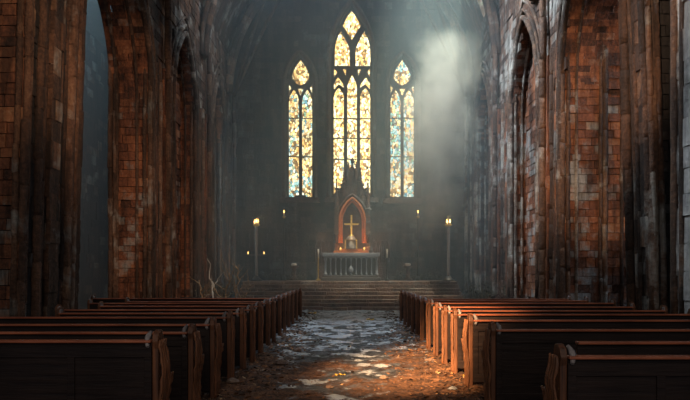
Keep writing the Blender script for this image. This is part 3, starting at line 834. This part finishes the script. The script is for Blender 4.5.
lo = [3.6, 4.2, 4.7, 4.9, 4.25, 4.7, 4.4, 5.0, 4.6, 5.75]
for k, d in enumerate(ld):
    full = k < 10
    lab = ('dark wooden pew left of the aisle, %s row counted from the nearest' % ORD[k]) if full else ('short broken pew, %s from the altar steps, on the left of the aisle' % ORD[14 - k].replace('nearest', 'first'))
    if k == 0: lab = 'nearest left dark wooden pew, its split carved end beside the aisle'
    T = pew(-1, d, 1.55, lo[k] if full else 1.55 + .36, .99 if k == 0 else .95 + rnd(-.01, .01), 'full' if full else 'stub', lab, 'pews on the left of the aisle' if full else 'broken pew ends on the left', k < 3)
    T.rotation_euler.z = rnd(-.006, .006)
rd = [4.2, 5.0, 6.25, 7.41, 8.48, 9.35, 10.3, 11.3, 12.3, 13.2, 14.2, 15.2, 16.2, 17.4]
ro = [3.4, 4.2, 4.6, 4.8, 4.9, 4.95, 4.9, 5.0, 4.9, 4.85]
for k, d in enumerate(rd):
    full = k < 10
    lab = ('dark wooden pew right of the aisle, %s row counted from the nearest' % ORD[k]) if full else ('short broken pew, %s from the altar steps, on the right of the aisle' % ORD[13 - k].replace('nearest', 'first'))
    if k == 0: lab = 'nearest right dark wooden pew with an orange lit carved scroll end'
    if k == 1: lab = 'right pew missing its aisle end, mostly hidden behind the nearest right pew'
    T = pew(1, d, 1.84 if k == 1 else 1.47, ro[k] if full else 1.47 + .36, .95 + rnd(-.01, .01), 'open' if k == 1 else 'full' if full else 'stub', lab, 'pews on the right of the aisle' if full else 'broken pew ends on the right', k in (0, 2, 3))
    T.rotation_euler.z = rnd(-.005, .005)

# ------------------------------------------------------------------ fallen branches and undergrowth
def branch(px0, py0, px1, py1, d, r, lab, mat, twigs=4, seed=1):
    rng = random.Random(seed)
    a = Vector((fx(px0, d), d, 0)); e = Vector((fx(px1, d), d + rng.uniform(-.3, .3), fz(py1, d)))
    T = empty('fallen_branch', a); tag(T, lab, 'branch', 'dry branches against the left wall')
    def run(p, q, r0, name):
        pts = []; n = 9
        for i in range(n + 1):
            t = i / n; w = Vector((rng.uniform(-1, 1), rng.uniform(-1, 1), rng.uniform(-.5, .5))) * .035 * (q - p).length * (0 if i == 0 else 1)
            pts.append(p + (q - p) * t + w)
        m = MB(); m.tube(pts, [r0 * (1 - .75 * i / n) for i in range(n + 1)], 6, jit=.15); m.build(name, M[mat], T); return pts
    base = run(Vector((0, 0, 0)), e - a, r, 'limb')
    for k in range(twigs):
        p = base[rng.randint(3, 8)]; q = p + Vector((rng.uniform(-.5, .5), rng.uniform(-.3, .3), rng.uniform(.2, .7)))
        b2 = run(p, q, r * .4, 'twig')
branch(215, 316, 206.5, 258, 20.2, .045, 'white peeling birch branch leaning upright against the left pier', 'birch', 2, 2)
bl = ['dry brown branch forking just right of the white birch branch', 'crooked dry branch rising beside the left candle post', 'low arching dry branch at the left end of the altar steps', 'thin bent dry branch left of the white birch branch', 'short tangled dry branch against the side of the altar steps', 'long drooping dry branch lying over the left rubble heap']
for k, (a, b, c, d_, dd) in enumerate(((222, 316, 229, 272, 20.4), (236, 312, 241, 264, 21.0), (238, 312, 249, 284, 21.6), (206, 318, 197, 280, 19.6), (243, 312, 234, 279, 21.3), (228, 316, 214, 284, 20.8))):
    branch(a, b, c, d_, dd, .034, bl[k], 'branch', 7, 20 + k)
def heap(name, lab, cx, cy, w, l, h, n, seed):
    rng = random.Random(seed); m = MB()
    for _ in range(n):
        a, r = rng.uniform(0, 2 * PI), rng.random() ** .7
        x, y = cx + math.cos(a) * r * w, cy + math.sin(a) * r * l
        z = h * (1 - r) * rng.uniform(.3, 1)
        s_ = rng.uniform(.06, .22)
        R = Matrix.Translation((x, y, max(z, s_ * .3))) @ Matrix.Rotation(rng.uniform(0, 6), 4, 'Z') @ Matrix.Rotation(rng.uniform(-.7, .7), 4, 'X') @ Matrix.Rotation(rng.uniform(-.7, .7), 4, 'Y')
        m.box(-s_, s_, -s_ * .7, s_ * .7, -s_ * .5, s_ * .5, rng.random(), R)
    m.rough(.03, 6)
    tag(m.build(name, M['upper']), lab, 'rubble', kind='stuff')
heap('rubble_heap', 'heap of fallen dark masonry rubble at the foot of the left wall', -5.0, 21.2, .9, 2.2, .7, 160, 3)
heap('rubble_heap', 'heap of fallen dark masonry rubble at the foot of the right wall', 5.0, 20.5, .8, 2.6, .6, 160, 4)
def brush(lab, cx, cy, w, l, h, n, seed, z0=0):
    rng = random.Random(seed); m = MB()
    for _ in range(n):
        x, y = cx + rng.uniform(-w, w), cy + rng.uniform(-l, l); hh = h * rng.uniform(.4, 1)
        dx, dy = rng.uniform(-.25, .25), rng.uniform(-.2, .2)
        m.tube([(x, y, z0), (x + dx * .4, y + dy * .4, z0 + hh * .5), (x + dx, y + dy, z0 + hh)], [.007, .006, .002], 4, rng.random())
        for _k in range(5):
            t = rng.uniform(.3, 1); p = Vector((x + dx * t, y + dy * t, z0 + hh * t)); s_ = rng.uniform(.03, .07)
            b = len(m.v); u = Vector((rng.uniform(-1, 1), rng.uniform(-1, 1), rng.uniform(-.6, .6))).normalized(); v = u.cross(Vector((0, 0, 1))).normalized()
            m.v.extend([p, p + u * s_ + v * s_ * .4, p + u * s_ * 2, p + u * s_ - v * s_ * .4]); m.face((b, b + 1, b + 2, b + 3), rng.random())
    tag(m.build('undergrowth', M['plant']), lab, 'undergrowth', kind='stuff')
brush('dry dark undergrowth left of the altar steps', -5.0, 22.5, .5, 1.8, 1.3, 150, 5)
brush('dry dark undergrowth right of the altar steps', 5.0, 22.3, .45, 2.2, 1.2, 170, 6)
brush('low dead plants on the platform left of the altar', -3.2, 27.4, 1.2, .5, .5, 90, 8, PZ)
brush('low dead plants on the platform right of the altar', 3.2, 27.4, 1.2, .5, .5, 90, 9, PZ)

# ------------------------------------------------------------------ loose things in the aisle
def fxy(px, py): d = CAMZ * F / (py - 272); return (px - 350) / F * d, d
def stone(px, py, s_, lab, seed, mat='step'):
    rng = random.Random(seed); x, y = fxy(px, py); m = MB()
    n = 7; prof = [(s_ * .5 * rng.uniform(.8, 1.1), 0), (s_ * rng.uniform(.85, 1.1), s_ * .25), (s_ * .75, s_ * .55), (s_ * .3, s_ * .72)]
    m.lathe(prof, (0, 0, 0), n, rng.random(), smooth=False)
    for i, p in enumerate(m.v): m.v[i] = Vector((p.x * rng.uniform(.8, 1.3), p.y * rng.uniform(.8, 1.2), p.z * rng.uniform(.85, 1.1)))
    o = m.build('broken_stone', M[mat]); o.location = (x, y, ground(x, y) - s_ * .08); o.rotation_euler.z = rng.uniform(0, 6)
    tag(o, lab, 'stone', 'broken stones in the aisle')
stone(400, 335, .13, 'rough brown stone against the right pews, third from the altar end', 1)
stone(408, 337, .11, 'small brown stone beside the pile near the right pews', 2)
stone(393, 337, .09, 'dark flat stone lying left of the right pew debris', 3)
stone(470, 372, .10, 'stone chunk at the foot of an orange lit right pew end', 4)
stone(476, 384, .09, 'lower stone chunk between two right pew ends near the camera', 5)
stone(453, 391, .06, 'pale chip on the dirt near the lower right pews', 6, 'grey_rock')
stone(297, 352, .10, 'dark flat stone left of the puddles in the aisle', 7)
stone(281, 364, .12, 'dark slab of stone by the left pew ends', 8)
stone(303, 315, .10, 'small stone near the far left pew ends', 9)
stone(430, 362, .07, 'small stone on the sunlit dirt near the right pews', 10)
stone(232, 386, .09, 'stone lying by the second left pew end', 11)
stone(330, 388, .06, 'small stone in the middle of the dirt at the bottom of the view', 12)
stone(384, 378, .07, 'small stone right of centre on the sunlit dirt', 13)
def leaf(px, py, s_, lab, mat, seed):
    rng = random.Random(seed); x, y = fxy(px, py); m = MB()
    out = [(math.cos(a) * s_ * (1 + .25 * math.sin(5 * a)), math.sin(a) * s_ * .8 * (1 + .2 * math.cos(3 * a))) for a in [i * 2 * PI / 14 for i in range(14)]]
    b = len(m.v); m.v.append(Vector((0, 0, s_ * .25)))
    for (p, q) in out: m.v.append(Vector((p, q, s_ * rng.uniform(.1, .7))))
    for i in range(14): m.face((0, 1 + i, 1 + (i + 1) % 14), .5)
    nm = 'fallen_leaf' if mat == 'leaf' else 'paper_scrap'
    o = m.build(nm, M[mat]); o.location = (x, y, ground(x, y)); tag(o, lab, 'leaf' if mat == 'leaf' else 'paper scrap')
leaf(312.5, 314, .13, 'curled yellow leaf at the foot of the altar steps, left side', 'leaf', 1)
leaf(370.5, 320.5, .12, 'curled yellow leaf in the far right half of the aisle', 'leaf', 2)
leaf(340, 377, .07, 'small orange leaf on the dirt left of centre', 'leaf', 3)
leaf(350, 313.5, .12, 'pale scrap in the centre at the foot of the altar steps', 'rag', 4)
leaf(371, 313, .12, 'pale scrap at the foot of the altar steps, right of centre', 'rag', 5)
leaf(467, 379, .06, 'yellow leaf lying between two right pew ends', 'leaf', 6)
leaf(335, 313.5, .09, 'tiny pale scrap at the foot of the altar steps, left of centre', 'rag', 7)

# ------------------------------------------------------------------ haze and mist
def volume(name, dens_fn, color, aniso):
    t = NT(name); p = t.n('ShaderNodeVolumeScatter'); p.inputs['Color'].default_value = (*color, 1); p.inputs['Anisotropy'].default_value = aniso
    d = dens_fn(t)
    if isinstance(d, (int, float)): p.inputs['Density'].default_value = d
    else: t.l(d, p.inputs['Density'])
    t.l(p.outputs[0], t.out.inputs['Volume']); return t.m
m = MB(); m.box(-5.5, 5.5, 19.5, 28.6, .02, 16.5); m.box(-10.5, -6.8, 13.5, 28.6, .02, 11.1)
hz = m.build('haze', volume('thin_haze', lambda t: .036, (.70, .90, 1.0), .25)); tag(hz, 'thin blue grey haze hanging in the far half of the church', 'haze', kind='stuff')
def mist_d(t):
    tc = t.n('ShaderNodeTexCoord').outputs['Object']
    sp = t.n('ShaderNodeSeparateXYZ'); t.l(tc, sp.inputs[0])
    n = t.noise(tc, .9, 4, .6)
    n3 = t.noise(tc, .5, 3, .5)
    # radius from the tilted axis, softened; fades out downwards
    cx = t.math('MULTIPLY', sp.outputs[2], 0.0)
    r = t.math('SQRT', t.math('ADD', t.math('POWER', sp.outputs[0], 2.0), t.math('POWER', sp.outputs[1], 2.0)))
    rr = t.math('ADD', t.math('DIVIDE', r, 1.95), t.math('MULTIPLY', t.math('SUBTRACT', n, .5), 2.2))
    edge = t.ramp(rr, [(.35, 1), (1.0, 0)], 'EASE')
    z = t.math('ADD', t.math('DIVIDE', sp.outputs[2], 10.0), t.math('MULTIPLY', t.math('SUBTRACT', n3, .5), .35))
    zt = t.ramp(z, [(.0, 0), (.25, .35), (.6, 1), (.8, .8), (.93, 0)])
    d = t.math('MULTIPLY', edge, zt)
    d = t.math('MULTIPLY', d, t.ramp(n, [(.3, .35), (.65, 1)]))
    return t.math('MULTIPLY', d, .68)
m = MB(); m.lathe([(.3, -.2), (1.6, .3), (1.9, 2), (2.1, 6), (2.2, 9), (1.7, 10.3), (.4, 10.6)], (0, 0, 0), 20)
mist = m.build('mist', volume('pale_mist', mist_d, (.93, .97, .92), .0)); mist.location = (2.75, 26.2, 3.0); mist.rotation_euler = (0, math.radians(13), 0)
tag(mist, 'pale greenish plume of lit mist falling beside the right window', 'mist', kind='stuff')

# ------------------------------------------------------------------ lights
def aim(o, tgt): o.rotation_euler = (Vector(tgt) - o.location).to_track_quat('-Z', 'Y').to_euler()
def spot(name, loc, tgt, power, col, angle, blend=.5, size=.3):
    l = bpy.data.lights.new(name, 'SPOT'); l.energy = power; l.color = col; l.spot_size = math.radians(angle); l.spot_blend = blend; l.shadow_soft_size = size
    o = bpy.data.objects.new(name, l); COL.objects.link(o); o.location = loc; aim(o, tgt); return o
def area(name, loc, tgt, power, col, sx, sy):
    l = bpy.data.lights.new(name, 'AREA'); l.energy = power; l.color = col; l.shape = 'RECTANGLE'; l.size = sx; l.size_y = sy
    o = bpy.data.objects.new(name, l); COL.objects.link(o); o.location = loc; aim(o, tgt); return o
def point(name, loc, power, col, size=.05):
    l = bpy.data.lights.new(name, 'POINT'); l.energy = power; l.color = col; l.shadow_soft_size = size
    o = bpy.data.objects.new(name, l); COL.objects.link(o); o.location = loc; return o
WARM = (1, .56, .26); COOL = (.62, .80, 1)
spot('daylight_roof_hole', (5.5, 22.9, 24), (2.9, 26.1, 4), 40000, (.95, 1, .82), 30, .9, .3)
spot('right_ribs_fill', (-1.5, 16.5, 15.3), (6.2, 19.2, 8.6), 12000, (.86, .93, 1), 62, .9, .4)  # added fill spot inside the vault, brightens the right ribs
spot('right_edge_fill', (-2.6, 12.2, 15), (5.6, 9.9, 4.5), 5200, (.84, .92, 1), 22, .9, .3)  # added fill spot, brightens the grey pier at the right edge
spot('branches_fill', (1.5, 18.5, 15.3), (-4.2, 21.0, .8), 3600, (1, .93, .82), 17, .9, .4)  # added fill spot inside the vault, picks out the dry branches
spot('left_ribs_spot', (1.5, 18.5, 15.3), (-6.2, 22.5, 10.2), 1600, (.86, .93, 1), 46, .9, .4)  # spot hung under the closed vault, no opening above it
area('chancel_haze_fill', (0, 22.5, 15.0), (0, 26, 0), 170, COOL, 7, 6)  # added unseen area lamp under the vault, lights the chancel haze
area('chancel_side_fill', (-7.1, 25.5, 4.6), (0, 26, 3.4), 55, (.60, .82, .95), 1.8, 6)  # added lamp hidden in the side opening, lights the haze
area('chancel_side_fill', (7.6, 25.2, 4.6), (0, 26, 3.4), 45, (.60, .82, .95), 1.8, 6)  # its added counterpart in the right side opening
area('left_aisle_fill', (-9.2, 17, 10.6), (-8.3, 18, 0), 260, (.70, .85, .92), 2, 9)  # added unseen lamp under the aisle ceiling, lights the haze there
area('right_aisle_fill', (9.2, 14.5, 10.6), (8.0, 14, 0), 700, COOL, 2, 6)  # added unseen lamp under the right aisle ceiling
spot('sun_aisle', (-5.2, -3.0, 7.5), (1.35, 9.6, 0), 60000, (1, .58, .28), 13, 1, .25)
area('west_fill', (0, -7, 8), (0, 18, 4), 420, (1, .80, .62), 9, 8)  # added general fill from behind the camera
spot('skylight_nave', (-2.6, 12.6, 22), (0, 14.5, 0), 6500, (.75, .87, 1), 24, .9, .4)
spot('right_brick_fill', (-4.5, -2, 9), (6.6, 15.8, 5.2), 15000, (1, .64, .40), 19, .8, .4)  # added spot, brightens the right brick face
spot('left_brick_fill', (4.5, -2, 9), (-6.1, 16.6, 4.4), 7000, (1, .62, .40), 24, .8, .4)  # added spot from the right, brightens the left brick face
spot('left_edge_fill', (4.0, -3, 8), (-6.3, 10.2, 5.3), 2600, (1, .62, .34), 15, .8, .3)  # added spot from the right, brightens the left edge brick
for s_ in (-1, 1): point('arch_foot_fill', (ax + .06 + s_ * .5, YA + .9, ATOP + .12), 9, (1, .36, .08), .06)  # added unseen lamps, amber light on the arch legs
point('altar_fill', (ax + .06, YA - .35, ATOP + .75), 11, (1, .62, .25), .1)  # added fill lamp without a source, lights cross and altar top
point('niche_glow', (ax + .06, YA + .75, ATOP + .55), 4, (1, .42, .12), .1)
for (px, d, py) in ((256.3, 25.7, 218), (448.5, 25.7, 218)): point('candle_glow', (fx(px, d), d, fz(py, d)), 10, (1, .55, .2), .05)

w = bpy.data.worlds.new('World'); S.world = w; w.use_nodes = True
bg = w.node_tree.nodes['Background']; bg.inputs[0].default_value = (.50, .62, .80, 1); bg.inputs[1].default_value = .12

# ------------------------------------------------------------------ camera
cam = bpy.data.cameras.new('Camera'); co = bpy.data.objects.new('Camera', cam); COL.objects.link(co)
cam.sensor_width = 36; cam.lens = 36 * F / 690; cam.shift_x = -5 / 690; cam.shift_y = 72 / 690
co.location = (0, 0, CAMZ); co.rotation_euler = (PI / 2, 0, 0); cam.clip_end = 200
S.camera = co
S.view_settings.view_transform = 'Standard'; S.view_settings.look = 'None'; S.view_settings.exposure = 0; S.view_settings.gamma = 1
S.cycles.volume_bounces = 1; S.cycles.max_bounces = 6; S.cycles.volume_step_rate = 2; S.cycles.use_denoising = True
S.cycles.sample_clamp_indirect = 4
